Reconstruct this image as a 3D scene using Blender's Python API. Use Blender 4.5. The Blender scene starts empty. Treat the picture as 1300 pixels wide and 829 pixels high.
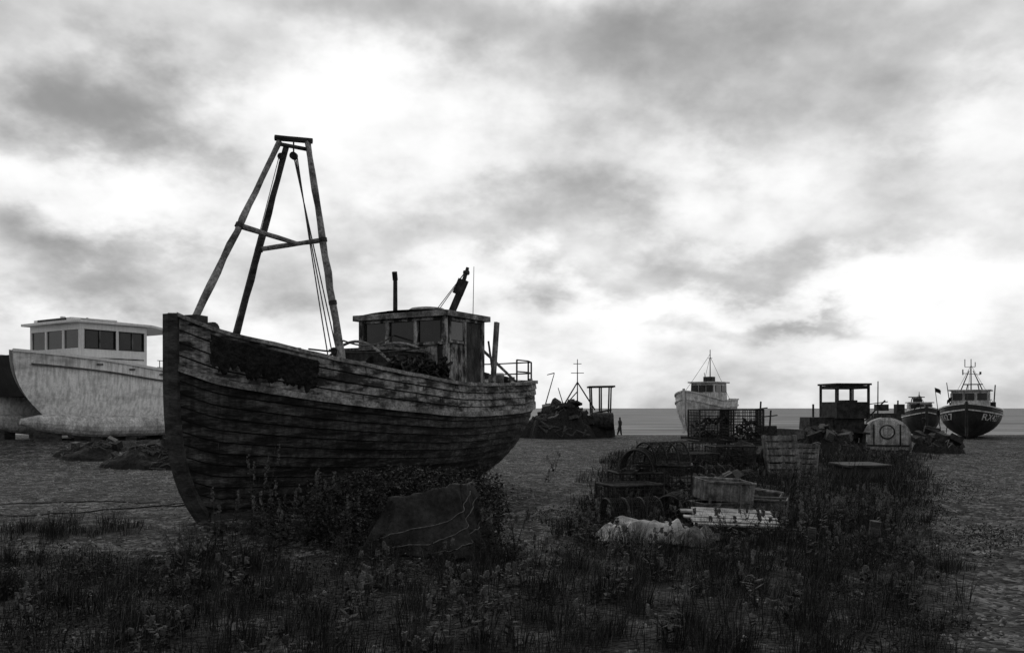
import bpy, math, random
import numpy as np
from mathutils import Vector, Matrix, noise
random.seed(7); rng=np.random.default_rng(7)
R=random.random
def U(a,b): return a+(b-a)*R()
sc=bpy.context.scene
COL=sc.collection
# ------------------------------------------------------------------ materials
def nn(nt,t,**k):
    n=nt.nodes.new(t)
    for a,b in k.items():
        if a in n.inputs.keys(): n.inputs[a].default_value=b
        else: setattr(n,a,b)
    return n
def g4(v): return (v,v,v,1)
def mat(name,lo,hi,scale=4,stretch=(1,1,1),rough=.8,bump=.4,bscale=30,bdist=.02,metal=0,pos=(.38,.62),fine=.5,spec=.3,dirt=0):
    m=bpy.data.materials.new(name); m.use_nodes=True; nt=m.node_tree; L=nt.links
    b=nt.nodes['Principled BSDF']
    tc=nn(nt,'ShaderNodeTexCoord'); mp=nn(nt,'ShaderNodeMapping'); mp.inputs['Scale'].default_value=stretch
    L.new(tc.outputs['Object'],mp.inputs['Vector'])
    n1=nn(nt,'ShaderNodeTexNoise',Scale=scale,Detail=5,Roughness=.64); L.new(mp.outputs[0],n1.inputs['Vector'])
    cr=nn(nt,'ShaderNodeValToRGB'); L.new(n1.outputs['Fac'],cr.inputs[0])
    cr.color_ramp.elements[0].position=pos[0]; cr.color_ramp.elements[0].color=g4(lo)
    cr.color_ramp.elements[1].position=pos[1]; cr.color_ramp.elements[1].color=g4(hi)
    n2=nn(nt,'ShaderNodeTexNoise',Scale=bscale,Detail=3,Roughness=.7); L.new(mp.outputs[0],n2.inputs['Vector'])
    mr=nn(nt,'ShaderNodeMapRange'); L.new(n2.outputs['Fac'],mr.inputs[0])
    mr.inputs[1].default_value=.3; mr.inputs[2].default_value=.7; mr.inputs[3].default_value=1-fine; mr.inputs[4].default_value=1+fine*.6
    mx=nn(nt,'ShaderNodeMix',data_type='RGBA',blend_type='MULTIPLY'); mx.inputs[0].default_value=1
    L.new(cr.outputs[0],mx.inputs[6]); L.new(mr.outputs[0],mx.inputs[7])
    out=mx.outputs[2]
    if dirt>0:   # vertical run-off streaks
        mp2=nn(nt,'ShaderNodeMapping'); mp2.inputs['Scale'].default_value=(7,7,.7); L.new(tc.outputs['Object'],mp2.inputs['Vector'])
        n3=nn(nt,'ShaderNodeTexNoise',Scale=1.6,Detail=4,Roughness=.6); L.new(mp2.outputs[0],n3.inputs['Vector'])
        m3=nn(nt,'ShaderNodeMapRange'); L.new(n3.outputs['Fac'],m3.inputs[0])
        m3.inputs[1].default_value=.42; m3.inputs[2].default_value=.62; m3.inputs[3].default_value=1; m3.inputs[4].default_value=1-dirt
        mx2=nn(nt,'ShaderNodeMix',data_type='RGBA',blend_type='MULTIPLY'); mx2.inputs[0].default_value=1
        L.new(out,mx2.inputs[6]); L.new(m3.outputs[0],mx2.inputs[7]); out=mx2.outputs[2]
    L.new(out,b.inputs['Base Color'])
    b.inputs['Roughness'].default_value=rough; b.inputs['Metallic'].default_value=metal
    b.inputs['Specular IOR Level'].default_value=spec
    if bump>0:
        bp=nn(nt,'ShaderNodeBump',Strength=bump,Distance=bdist); L.new(n2.outputs['Fac'],bp.inputs['Height']); L.new(bp.outputs[0],b.inputs['Normal'])
    return m
M_up=mat('weathered_bulwark_paint',.035,.42,2.2,(1,1,3.2),bump=.9,bscale=13,dirt=.55,pos=(.44,.58),fine=.7)
M_low=mat('tarred_hull_planks',.014,.13,2.4,(.8,1,4),bump=.9,bscale=13,dirt=.55,fine=.75,pos=(.43,.66))
M_seam=mat('open_plank_seam',.004,.012,6,bump=0)
M_dkw=mat('dark_old_wood',.015,.08,3,(1,1,3),bump=.7,bscale=20)
M_gw=mat('grey_driftwood',.08,.40,3,(1,1,1),bump=.8,bscale=25,fine=.7)
M_cab=mat('peeling_wheelhouse_paint',.045,.48,2.6,(2,2,1),bump=.7,bscale=22,dirt=.5,pos=(.44,.56),fine=.6)
M_cabd=mat('dark_wheelhouse_boards',.018,.09,2.5,(2,2,1),bump=.6,bscale=22,dirt=.4)
M_rust=mat('rusted_iron',.012,.06,7,rough=.75,bump=.6,bscale=40,metal=.2)
M_rope=mat('old_rope',.03,.12,20,bump=.5,bscale=120,bdist=.005)
M_lrope=mat('pale_rope',.10,.28,20,bump=.3,bscale=120,bdist=.005)
M_blk=mat('black_net',.008,.035,12,bump=1,bscale=60,fine=.8)
M_wht=mat('white_gelcoat',.74,.86,1.2,(1,1,1),rough=.45,bump=.12,bscale=12,dirt=.12,pos=(.3,.6),fine=.08,spec=.4)
M_whull=mat('stained_white_hull',.5,.86,.9,(1,1,2.5),rough=.5,bump=.25,bscale=16,dirt=.38,pos=(.32,.5),fine=.2,spec=.35)
M_whd=mat('dirty_white_paint',.4,.82,2.5,rough=.6,bump=.3,bscale=20,dirt=.35,fine=.3)
M_gls=mat('dark_window_glass',.01,.02,3,rough=.12,bump=.03,bscale=5,spec=.5)
M_hdk=mat('black_hull_paint',.01,.035,2,rough=.5,bump=.2,bscale=15,dirt=.3)
M_grey=mat('grey_metal',.06,.20,4,rough=.6,bump=.3,bscale=30,dirt=.4)
M_lite=mat('mottled_tank_paint',.3,.7,5,rough=.7,bump=.4,bscale=30,dirt=.45)
M_box=mat('weathered_fish_box',.08,.30,5,rough=.7,bump=.4,bscale=30,dirt=.6)
M_tarp=mat('tarpaulin_cloth',.012,.05,3,rough=.75,bump=.8,bscale=22,fine=.6,bdist=.02,spec=.25)
M_sheet=mat('pale_plastic_sheet',.2,.55,4,rough=.55,bump=.4,bscale=14,fine=.35)
M_cloth=mat('dark_clothing',.02,.05,8)
M_let=mat('white_lettering',.45,.7,9,fine=.3)
M_leaf=mat('dark_leaves',.014,.065,9,rough=.7,bump=0,bscale=35,fine=.6,pos=(.42,.62),spec=.12)
M_wleaf=mat('weed_leaves',.02,.095,9,rough=.7,bump=0,bscale=35,fine=.6,pos=(.42,.62),spec=.12)
M_grass=mat('coarse_grass',.010,.068,7,rough=.85,bump=0,bscale=26,fine=.8,pos=(.42,.7),stretch=(1,1,.3),spec=.12)
M_stone=mat('shingle_stones',.04,.40,14,rough=.7,bump=.2,bscale=60,fine=.5,pos=(.38,.68))
M_gpale=mat('dry_seed_stalks',.04,.17,9,rough=.8,bump=0,bscale=26,fine=.6)
# ------------------------------------------------------------------ geometry accumulator
class G:
    def __init__(s): s.v=[]; s.f=[]; s.m=[]
    def add(s,v,f,mi=0):
        o=len(s.v); s.v+= [tuple(p) for p in v]; s.f+=[tuple(i+o for i in q) for q in f]; s.m+=[mi]*len(f)
    def box(s,c,d,mi=0,rz=0,rx=0,ry=0,tap=1):
        M=Matrix.Translation(c)@Matrix.Rotation(rz,4,'Z')@Matrix.Rotation(ry,4,'Y')@Matrix.Rotation(rx,4,'X')
        v=[M@Vector((x*d[0]/2*(tap if z>0 else 1),y*d[1]/2*(tap if z>0 else 1),z*d[2]/2)) for z in(-1,1) for y in(-1,1) for x in(-1,1)]
        s.add(v,[(0,2,3,1),(4,5,7,6),(0,1,5,4),(2,6,7,3),(0,4,6,2),(1,3,7,5)],mi)
    def tube(s,pts,r,n=6,mi=0):
        pts=[Vector(p) for p in pts]; k=len(pts); v=[]
        rr=r if isinstance(r,(list,tuple)) else [r]*k
        a=None
        for i,p in enumerate(pts):
            t=(pts[min(i+1,k-1)]-pts[max(i-1,0)]).normalized()
            if a is None:
                ref=Vector((0,0,1)) if abs(t.z)<.8 else Vector((1,0,0)); a=t.cross(ref).normalized()
            else:
                a2=a-t*a.dot(t); a=a2.normalized() if a2.length>1e-5 else a
            b=t.cross(a)
            for j in range(n):
                w=2*math.pi*j/n; v.append(p+rr[i]*(math.cos(w)*a+math.sin(w)*b))
        f=[(i*n+j,i*n+(j+1)%n,(i+1)*n+(j+1)%n,(i+1)*n+j) for i in range(k-1) for j in range(n)]
        f.append(tuple(range(n))[::-1]); f.append(tuple(range((k-1)*n,k*n)))
        s.add(v,f,mi)
    def pole(s,p,q,r0,r1=None,n=8,mi=0,wob=0,segs=1):
        p=Vector(p);q=Vector(q); r1=r0 if r1 is None else r1
        pts=[];rr=[]
        for i in range(segs+1):
            a=i/segs; w=wob*math.sin(math.pi*a)
            pts.append(p.lerp(q,a)+Vector((U(-1,1),U(-1,1),0))*w); rr.append((r0+(r1-r0)*a)*(1+U(-1,1)*(.12 if wob else 0)))
        s.tube(pts,rr,n,mi)
    def rope(s,p,q,r,sag=.1,mi=0,n=5,segs=10):
        p=Vector(p);q=Vector(q)
        s.tube([p.lerp(q,i/segs)-Vector((0,0,sag*4*(i/segs)*(1-i/segs))) for i in range(segs+1)],r,n,mi)
    def sweep(s,pts,w,h,mi=0):
        pts=[Vector(p) for p in pts];k=len(pts);v=[]
        for i,p in enumerate(pts):
            t=(pts[min(i+1,k-1)]-pts[max(i-1,0)]);a=Vector((t.y,-t.x,0)).normalized()
            for sx,sz in((-1,-1),(1,-1),(1,1),(-1,1)): v.append(p+a*w/2*sx+Vector((0,0,h/2*sz)))
        f=[(i*4+j,i*4+(j+1)%4,(i+1)*4+(j+1)%4,(i+1)*4+j) for i in range(k-1) for j in range(4)]
        f+=[(3,2,1,0),tuple((k-1)*4+j for j in range(4))]; s.add(v,f,mi)
    def grid(s,fn,nu,nv,mi=0):
        v=[fn(i/nu,j/nv) for i in range(nu+1) for j in range(nv+1)]
        f=[(i*(nv+1)+j,(i+1)*(nv+1)+j,(i+1)*(nv+1)+j+1,i*(nv+1)+j+1) for i in range(nu) for j in range(nv)]
        s.add(v,f,mi)
    def cyl(s,c,axis,r,h,n=20,mi=0):
        c=Vector(c);a=Vector(axis).normalized(); s.tube([c-a*h/2,c+a*h/2],r,n,mi)
    def build(s,name,mats,parent=None,loc=(0,0,0),rz=0,smooth=False,bev=0):
        me=bpy.data.meshes.new(name); me.from_pydata(s.v,[],s.f); me.update()
        for m in mats: me.materials.append(m)
        me.polygons.foreach_set('material_index',s.m)
        if smooth: me.polygons.foreach_set('use_smooth',[True]*len(s.f))
        o=bpy.data.objects.new(name,me); COL.objects.link(o)
        o.location=loc; o.rotation_euler=(0,0,rz)
        if parent: o.parent=parent
        if bev:
            b=o.modifiers.new('bevel','BEVEL'); b.width=bev; b.segments=2; b.limit_method='ANGLE'
        return o
def empty(name,loc,rz=0):
    e=bpy.data.objects.new(name,None); COL.objects.link(e); e.location=loc; e.rotation_euler=(0,0,rz); e.empty_display_size=.3
    return e
def curve(pts):
    xs=[p[0] for p in pts]; ys=[p[1] for p in pts]; n=len(xs); m=[]
    for i in range(n):
        if i==0: m.append((ys[1]-ys[0])/(xs[1]-xs[0]))
        elif i==n-1: m.append((ys[-1]-ys[-2])/(xs[-1]-xs[-2]))
        else:
            a=(ys[i]-ys[i-1])/(xs[i]-xs[i-1]); b=(ys[i+1]-ys[i])/(xs[i+1]-xs[i])
            m.append(0 if a*b<=0 else 2*a*b/(a+b))
    def f(x):
        x=min(max(x,xs[0]),xs[-1])
        for i in range(n-1):
            if x<=xs[i+1]: break
        h=xs[i+1]-xs[i]; t=(x-xs[i])/h
        return (2*t**3-3*t*t+1)*ys[i]+(t**3-2*t*t+t)*h*m[i]+(-2*t**3+3*t*t)*ys[i+1]+(t**3-t*t)*h*m[i+1]
    return f
def fb(x,y,z=0,o=4): return noise.fractal(Vector((x,y,z)),1.0,2.0,o)
# ------------------------------------------------------------------ terrain
def sm(a,b,x):
    t=np.clip((x-a)/(b-a),0,1); return t*t*(3-2*t)
def wob(x,y): return (np.sin(1.3*x+2.1*y+1)+np.sin(2.7*x-1.1*y+2)+np.sin(.6*x-3.3*y)+np.sin(4.1*x+1.7*y+.5))/4
def gz(x,y):
    x=np.asarray(x,float); y=np.asarray(y,float)
    z=.5*np.exp(-(((x+17)/8)**2+((y-31)/7)**2)**1.4)
    z+= -np.maximum(0,y-52)*.09
    z+= .05*wob(x*.5,y*.4)*sm(60,30,y)+.02*wob(x*2.1,y*1.9)*sm(60,30,y)+.008*wob(x*6.3+1,y*5.7)*sm(40,20,y)
    z-= .06*np.exp(-((x-.56*y)/1.0)**2)*sm(45,20,y)*sm(4,8,y)
    return np.maximum(z,-14)
def gzf(x,y): return float(gz(x,y))
def gmask(x,y):
    x=np.asarray(x,float); y=np.asarray(y,float); w=wob(x*1.2,y*1.2); w2=wob(x*3+5,y*2.7)
    near=sm(10.0,8.4,y+w*1.1)*sm(.54,.48,x/np.maximum(y,1)+w*.03)
    right=sm(0,.8,x-((y-10)*.15+.2)+w*.6)*sm(.03,-.03,x/np.maximum(y,1)-.475+w*.02)*sm(33,26,y)*sm(3,5,y)
    left=np.exp(-(((x+5.7)/1.1)**2+((y-11)/.8)**2)**1.5)+.8*np.exp(-(((x+2.6)/1.7)**2+((y-11.2)/.7)**2)**1.5)
    return np.clip(np.maximum(np.maximum(near,right),left)*(.74+.6*w2),0,1)
xs=np.concatenate([-np.geomspace(900,16,40)[:-1],np.linspace(-16,18,190),np.geomspace(18,900,40)[1:]])
ys=np.concatenate([np.linspace(-300,2,20)[:-1],np.linspace(2,34,190),np.geomspace(34,56,40)[1:],np.geomspace(56,260,30)[1:]])
X,Y=np.meshgrid(xs,ys); Z=gz(X,Y)
nx=len(xs); ny=len(ys)
verts=np.stack([X.ravel(),Y.ravel(),Z.ravel()],1)
idx=np.arange(nx*ny).reshape(ny,nx)
faces=np.stack([idx[:-1,:-1].ravel(),idx[:-1,1:].ravel(),idx[1:,1:].ravel(),idx[1:,:-1].ravel()],1)
me=bpy.data.meshes.new('shingle_ground'); me.from_pydata(verts.tolist(),[],faces.tolist()); me.update()
at=me.attributes.new('grassy','FLOAT','POINT'); at.data.foreach_set('value',gmask(X,Y).ravel().astype(np.float32))
me.polygons.foreach_set('use_smooth',[True]*len(faces))
go=bpy.data.objects.new('shingle_ground',me); COL.objects.link(go)
m=bpy.data.materials.new('shingle'); m.use_nodes=True; nt=m.node_tree; L=nt.links; b=nt.nodes['Principled BSDF']
tc=nn(nt,'ShaderNodeTexCoord')
def cells(scale,lo,hi):
    vo=nn(nt,'ShaderNodeTexVoronoi',Scale=scale); L.new(tc.outputs['Object'],vo.inputs['Vector'])
    bw=nn(nt,'ShaderNodeRGBToBW'); L.new(vo.outputs['Color'],bw.inputs[0])
    cr=nn(nt,'ShaderNodeValToRGB'); L.new(bw.outputs[0],cr.inputs[0])
    cr.color_ramp.elements[0].position=.3; cr.color_ramp.elements[0].color=g4(lo); cr.color_ramp.elements[1].position=.82; cr.color_ramp.elements[1].color=g4(hi)
    return vo,cr
vo,cr=cells(20,.018,.22); vo2,cr2=cells(5.5,.35,1.5)
big=nn(nt,'ShaderNodeTexNoise',Scale=.6,Detail=6,Roughness=.75); L.new(tc.outputs['Object'],big.inputs['Vector'])
mr=nn(nt,'ShaderNodeMapRange'); L.new(big.outputs[0],mr.inputs[0]); mr.inputs[1].default_value=.36; mr.inputs[2].default_value=.64; mr.inputs[3].default_value=.5; mr.inputs[4].default_value=1.15
mx=nn(nt,'ShaderNodeMix',data_type='RGBA',blend_type='MULTIPLY'); mx.inputs[0].default_value=1; L.new(cr.outputs[0],mx.inputs[6]); L.new(mr.outputs[0],mx.inputs[7])
mxm=nn(nt,'ShaderNodeMix',data_type='RGBA',blend_type='MULTIPLY'); mxm.inputs[0].default_value=1; L.new(mx.outputs[2],mxm.inputs[6]); L.new(cr2.outputs[0],mxm.inputs[7])
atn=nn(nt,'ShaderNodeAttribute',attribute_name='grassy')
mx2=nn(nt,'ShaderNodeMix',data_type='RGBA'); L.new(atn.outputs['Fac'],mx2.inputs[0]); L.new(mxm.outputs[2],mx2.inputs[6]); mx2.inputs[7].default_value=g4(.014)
L.new(mx2.outputs[2],b.inputs['Base Color']); b.inputs['Roughness'].default_value=.85; b.inputs['Specular IOR Level'].default_value=.15
bp=nn(nt,'ShaderNodeBump',Strength=1,Distance=.05,invert=True); L.new(vo.outputs['Distance'],bp.inputs['Height']); L.new(bp.outputs[0],b.inputs['Normal'])
me.materials.append(m)
# sea
g=G(); g.add([(-9000,48,-2.5),(9000,48,-2.5),(9000,14000,-2.5),(-9000,14000,-2.5)],[(0,1,2,3)])
m=bpy.data.materials.new('sea_water'); m.use_nodes=True; nt=m.node_tree; L=nt.links; b=nt.nodes['Principled BSDF']
tc=nn(nt,'ShaderNodeTexCoord'); mp=nn(nt,'ShaderNodeMapping'); mp.inputs['Scale'].default_value=(.06,.22,1); L.new(tc.outputs['Object'],mp.inputs[0])
n1=nn(nt,'ShaderNodeTexNoise',Scale=.35,Detail=8,Roughness=.7); L.new(mp.outputs[0],n1.inputs[0])
cr=nn(nt,'ShaderNodeValToRGB'); L.new(n1.outputs[0],cr.inputs[0]); cr.color_ramp.elements[0].position=.4; cr.color_ramp.elements[0].color=g4(.06); cr.color_ramp.elements[1].position=.64; cr.color_ramp.elements[1].color=g4(.27)
L.new(cr.outputs[0],b.inputs['Base Color']); b.inputs['Roughness'].default_value=.55; b.inputs['Specular IOR Level'].default_value=.12
bp=nn(nt,'ShaderNodeBump',Strength=.8,Distance=.5); L.new(n1.outputs[0],bp.inputs['Height']); L.new(bp.outputs[0],b.inputs['Normal'])
g.build('sea',[m])
# ------------------------------------------------------------------ hull maker
class Hull:
    def __init__(s,L,hb,sheer,keel,rake,a,c,aft=0,rexp=2.4):
        s.L=L; s.hb=curve(hb); s.sh=curve(sheer); s.ke=curve(keel); s.rk=rake; s.a=curve(a); s.c=curve(c); s.aft=aft; s.re=rexp
    def p(s,u,t,off=0,side=-1):
        t=min(max(t,0),1.0)
        h=s.hb(u); b=h*(1-(1-t)**s.a(u))**s.c(u)
        x=s.L*u+s.rk*(1-t)**s.re*(1-u)**5-s.aft*(1-t)*u**8
        z=s.ke(u)+(s.sh(u)-s.ke(u))*t
        return Vector((x,side*(b+off*min(1,.3+h)),z))
    def tz(s,u,z): return (z-s.ke(u))/(s.sh(u)-s.ke(u))
    def us(s,n): return [.5*(i/n)+.5*(.5-.5*math.cos(math.pi*i/n)) for i in range(n+1)]
    def shell(s,g,nt=14,ns=56,lap=.02,tup=.74,mlow=0,mup=1,wear=0,seam=None,sw=.0065):
        us=s.us(ns)
        for side in(-1,1):
            rows=[]
            for k in range(nt):
                rows.append((k/nt,lap if k else 0,k,0))
                if seam is not None and k<nt-1: rows.append(((k+1)/nt-sw,.0,k,0)); rows.append(((k+1)/nt,-.004,k,1))
                else: rows.append(((k+1)/nt,0,k,0))
            v=[]
            for ri,(t,o,k,sf) in enumerate(rows):
                for u in us:
                    v.append(s.p(u,t,o+(wear*fb(u*14,k*3.7,side)+wear*.6*fb(u*60,k*5.1,side) if 0<t<1 and not sf else 0),side))
            w=ns+1; o_=len(g.v); g.v+=[tuple(q) for q in v]
            for r in range(len(rows)-1):
                tm=(rows[r][0]+rows[r+1][0])/2
                mi=mup if tm>tup else mlow
                if rows[r+1][3] or rows[r][3]: mi=seam
                g.f+=[(r*w+i+o_,r*w+i+1+o_,(r+1)*w+i+1+o_,(r+1)*w+i+o_) for i in range(ns)]; g.m+=[mi]*ns
    def deck(s,g,drop,mi=0,miw=0,ns=40,th=.06):
        us=s.us(ns)
        for side in(-1,1):
            A=[];B=[]
            for u in us:
                top=s.p(u,1,0,side); t=s.tz(u,s.sh(u)-drop); lo=s.p(u,t,0,side)
                ty=max(abs(top.y)-th,.002)*side; ly=max(abs(lo.y)-th,.002)*side
                A.append(Vector((top.x,ty,top.z))); B.append(Vector((top.x,ly,lo.z)))
            C=[Vector((q.x,0,q.z+.03)) for q in B]
            n=ns+1
            g.add(A+B+C,[(i,i+1,n+i+1,n+i) for i in range(ns)],miw)
            g.add(B+C,[(i,i+1,n+i+1,n+i) for i in range(ns)],mi)
# ------------------------------------------------------------------ MAIN BOAT
AX=math.atan2(.864,.503)
boat=empty('fishing_boat',(-4.55,11.7,0),AX)
H=Hull(8.45,[(0,.05),(.05,.45),(.1,.78),(.2,1.15),(.4,1.45),(.6,1.5),(.8,1.47),(.88,1.42),(.94,1.2),(.98,.72),(1,.06)],
  [(0,2.84),(.05,2.62),(.1,2.5),(.2,2.33),(.4,2.12),(.6,2.0),(.8,2.05),(1,2.16)],
  [(0,.10),(.06,.0),(.5,0),(.8,.05),(.9,.25),(1,.95)],.5,
  [(0,1.5),(.2,1.8),(.5,2.5),(.8,2.3),(1,2.0)],[(0,1.15),(.1,1.0),(.3,.72),(.6,.6),(1,.7)],aft=.35,rexp=4.5)
g=G(); H.shell(g,nt=16,ns=110,lap=.030,tup=.735,wear=.009,seam=2)
g.build('hull',[M_low,M_up,M_seam],boat)
g=G(); H.deck(g,.45,0,1); g.build('deck',[M_dkw,M_dkw],boat)
g=G()
us=H.us(60)
for side in(-1,1):
    g.sweep([H.p(u,1,-.02,side)+Vector((0,0,.02+.012*fb(u*20,side)))for u in us],.13,.055,0)
    g.sweep([H.p(u,.745,.035,side)+Vector((0,0,.006*fb(u*40,side))) for u in us],.075,.085,1)
st=[H.p(0,t,0,-1) for t in [i/14 for i in range(15)]]
for i in range(14):
    a,b_=st[i],st[i+1]; a=Vector((a.x-.06,0,a.z));b_=Vector((b_.x-.06,0,b_.z))
    g.pole(a-(b_-a)*.1,b_+(b_-a)*.1,.11,.11,6,2)
g.sweep([Vector((H.L*u+.4*(1-u),0,H.ke(u)-.0)) for u in us[2:56]],.16,.16,2)
for i in range(4,30):
    u=i/31
    if R()<.75:
        for side in(-1,1):
            q=H.p(u,1,-.12,side); g.box((q.x,q.y,q.z-.05),(.07,.07,.22+U(0,.06)),0,rz=U(-.1,.1))
for k in range(46):
    u=U(.05,.93); t=(int(U(3,16))+.5)/16
    for side in(-1,1):
        q0=H.p(u,t-.026,.022,side); q1=H.p(u,t+.026,.012,side); g.pole(q0,q1,.006,.006,4,2)
g.build('rails_and_stem',[M_gw,M_gw,M_dkw],boat)
g=G()
def rag(a,c):
    u=.035+.15*a; zt=H.sh(u)-.06; low=.42+.10*fb(a*7,1)+.14*fb(a*25,3)
    z=zt-low*c
    o=.03+.05*abs(fb(a*22,c*6,2))+.03*abs(fb(a*60,c*20))
    if c in(0,1) or a in (0,1): o=.005
    return H.p(u,H.tz(u,z),o,-1)
g.grid(rag,90,26); g.build('hanging_net',[M_blk],boat,smooth=True)
# gantry
b1=Vector((.25,0,2.7)); b2=Vector((1.15,.35,2.0)); b3=Vector((2.05,-1.17,2.15))
P1=Vector((1.58,-.34,5.56)); P1b=Vector((1.66,-.40,5.5)); P2=Vector((1.80,-.70,5.54))
g=G()
g.pole(b1,P1,.054,.042,8,0,.010,14); g.pole(b2,P1b,.054,.042,8,1,.010,14); g.pole(b3,P2+(P2-b3).normalized()*.03,.060,.044,8,0,.010,14)
g.pole(P1+Vector((-.03,.06,.06)),P2+Vector((.03,-.06,.03)),.045,.04,8,1,.004,3)
g.pole(P1+Vector((-.01,.02,-.03)),P2+Vector((.0,-.02,-.1)),.03,.03,8,1)
c1=b1.lerp(P1,.53); c2=b2.lerp(P1b,.56); c3=b3.lerp(P2,.575)
bar=c2.lerp(c3,.6)
g.pole(c2+(c2-c3)*.03,c3+(c3-c2)*.04,.036,.036,8,0,.006,6); g.pole(c1+(c1-bar)*.04,bar,.04,.036,8,0,.006,6)
for (l0,l1,fr) in((b1,P1,.53),(b2,P1b,.56),(b3,P2,.575),(b3,P2,.3)):
    d=(l1-l0).normalized(); g.cyl(l0.lerp(l1,fr),d,.062,.06,10,1)
g.box(b1+Vector((.1,0,.08)),(.24,.2,.2),1,rz=.2); g.cyl(b1+Vector((.28,0,.0)),(0,1,0),.1,.3,14,1)
g.build('gantry_frame',[M_gw,M_dkw],boat)
g=G()
pm=P1.lerp(P2,.5)
g.cyl(pm+Vector((0,0,-.2)),(1,.4,0),.055,.07,14,0); g.rope(pm+Vector((0,0,.0)),pm+Vector((0,0,-.2)),.012,0)
g.cyl(P1+Vector((.02,-.02,-.22)),(1,.4,0),.05,.07,14,0)
for k in range(3):
    g.rope(pm+Vector((.02*k,-.015*k,-.2)),b3+Vector((-.05-.05*k,.1+.02*k,.35-.12*k)),.010,.03*k,1)
g.rope(P1+Vector((0,0,-.2)),Vector((1.3,.5,2.3)),.006,.03,1)
g.rope(b3+Vector((0,0,.45)),Vector((5.0,.2,2.95)),.014,.12,1)
g.rope(Vector((1.5,-1.0,2.45)),Vector((4.9,-.9,2.75)),.014,.10,0)
g.cyl(b3+Vector((-.08,.1,.3)),(1,.4,0),.05,.08,14,0)
g.build('tackle_ropes',[M_rust,M_rope],boat)
# wheelhouse
cx0,cx1,cw,z0,z1=5.02,6.22,.95,1.6,3.30
g=G(); g.box(((cx0+cx1)/2,0,(z0+z1)/2),(cx1-cx0-.08,2*cw-.08,z1-z0),1)
def boards(pa,pb,za,zb,n,nrm,mi,th=.03):
    pa=Vector(pa);pb=Vector(pb);nrm=Vector(nrm);d=(pb-pa);ang=math.atan2(d.y,d.x);w=d.length/n
    for i in range(n):
        c=pa.lerp(pb,(i+.5)/n)+nrm*U(-.006,.01); c.z=(za+zb)/2+U(-.01,.01)
        mm=mi if R()<.8 else 1
        g.box(c,(w-.008,th,zb-za),mm,rz=ang)
F=(-1,0,0);S=(0,-1,0);S2=(0,1,0);Bk=(1,0,0)
fx=cx0-.015; sy=-cw-.015
boards((fx,-cw,0),(fx,cw,0),z0,2.78,13,F,0)
boards((fx,-cw,0),(fx,cw,0),3.20,z1,5,F,0)
for yy in(-.92,-.33,.33,.92): g.box((fx-.01,yy,2.99),(.05,.09,.46),0)
for yy in(-.625,0,.625): g.box((fx+.02,yy,2.99),(.02,.56,.44),2)
g.box((fx-.03,0,2.77),(.07,1.98,.05),0); g.box((fx-.02,0,3.21),(.05,1.96,.04),0)
boards((cx0,sy,0),(cx1,sy,0),z0,z1,9,S,0)
g.box((cx0+.3,sy-.03,3.0),(.40,.03,.34),2); 
for dx in(-.22,.22): g.box((cx0+.3+dx,sy-.035,3.0),(.05,.04,.42),0)
for dz in(-.2,.2): g.box((cx0+.3,sy-.04,3.0+dz),(.46,.045,.045),0)
g.box((cx0+.84,sy-.03,2.55),(.52,.03,1.34),1)
for dx in(-.28,.28): g.box((cx0+.84+dx,sy-.04,2.55),(.05,.05,1.4),0)
g.box((cx0+.84,sy-.045,3.22),(.6,.055,.05),0)
boards((cx0,-sy,0),(cx1,-sy,0),z0,z1,9,S2,0); boards((cx1+.015,-cw,0),(cx1+.015,cw,0),z0,z1,13,Bk,0)
for x in(cx0-.02,cx1+.02):
    for y in(-cw-.02,cw+.02): g.box((x,y,(z0+z1)/2),(.07,.07,z1-z0+.01),0)
g.build('wheelhouse',[M_cab,M_cabd,M_gls],boat,bev=.005)
g=G()
def roof(a,c):
    x=cx0-.12+(cx1-cx0+.24)*a; y=-cw-.12+(2*cw+.24)*c; return (x,y,z1+.03+.07*(1-(2*c-1)**2)+.006*fb(x*6,y*6))
g.grid(roof,14,20,0)
g.sweep([(cx0-.12,-cw-.12,z1),(cx0-.12,cw+.12,z1)],.05,.10,1); g.sweep([(cx0-.12,-cw-.12,z1-.002),(cx1+.12,-cw-.12,z1-.002)],.055,.10,1)
g.sweep([(cx1+.12,-cw-.12,z1),(cx1+.12,cw+.12,z1)],.05,.10,1); g.sweep([(cx0-.12,cw+.12,z1-.002),(cx1+.12,cw+.12,z1-.002)],.055,.10,1)
g.tube([(5.45,-.25,z1+.09),(5.45,-.25,z1+.13),(5.45,-.25,z1+.17),(5.45,-.25,z1+.195)],[.36,.37,.30,.12],20,1)
g.pole((5.25,.35,z1-.1),(5.25,.35,4.05),.045,.04,12,2); g.pole((5.25,.35,4.02),(5.20,.33,4.17),.05,.05,12,2)
g.pole((5.95,-.45,z1),(6.15,-.70,4.30),.045,.035,8,2,.004,4)
g.box((5.99,-.53,3.62),(.05,.14,.5),2,rx=.35,ry=.2); g.box((6.05,-.60,3.92),(.06,.22,.3),2,rx=.35,ry=.2); g.cyl((6.13,-.68,4.2),(0,1,0),.05,.09,12,2)
g.rope((6.15,-.70,4.28),(5.6,-.3,z1+.1),.008,0,2); g.rope((6.15,-.70,4.28),(5.8,-.2,z1+.1),.008,0,2)
g.pole((6.1,-.85,z1),(6.12,-.86,4.3),.008,.006,6,2)
g.build('roof_and_gear',[M_cabd,M_gw,M_rust],boat)
g=G()
g.box((4.35,.05,2.1),(1.0,1.35,1.0),0,tap=.93); g.box((4.35,.05,2.62),(1.05,1.35,.05),1)
g.tube([(3.75,-.75+1.6*i/12,2.35+.4*math.sin(math.pi*i/12)) for i in range(13)],.025,8,1)
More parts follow.
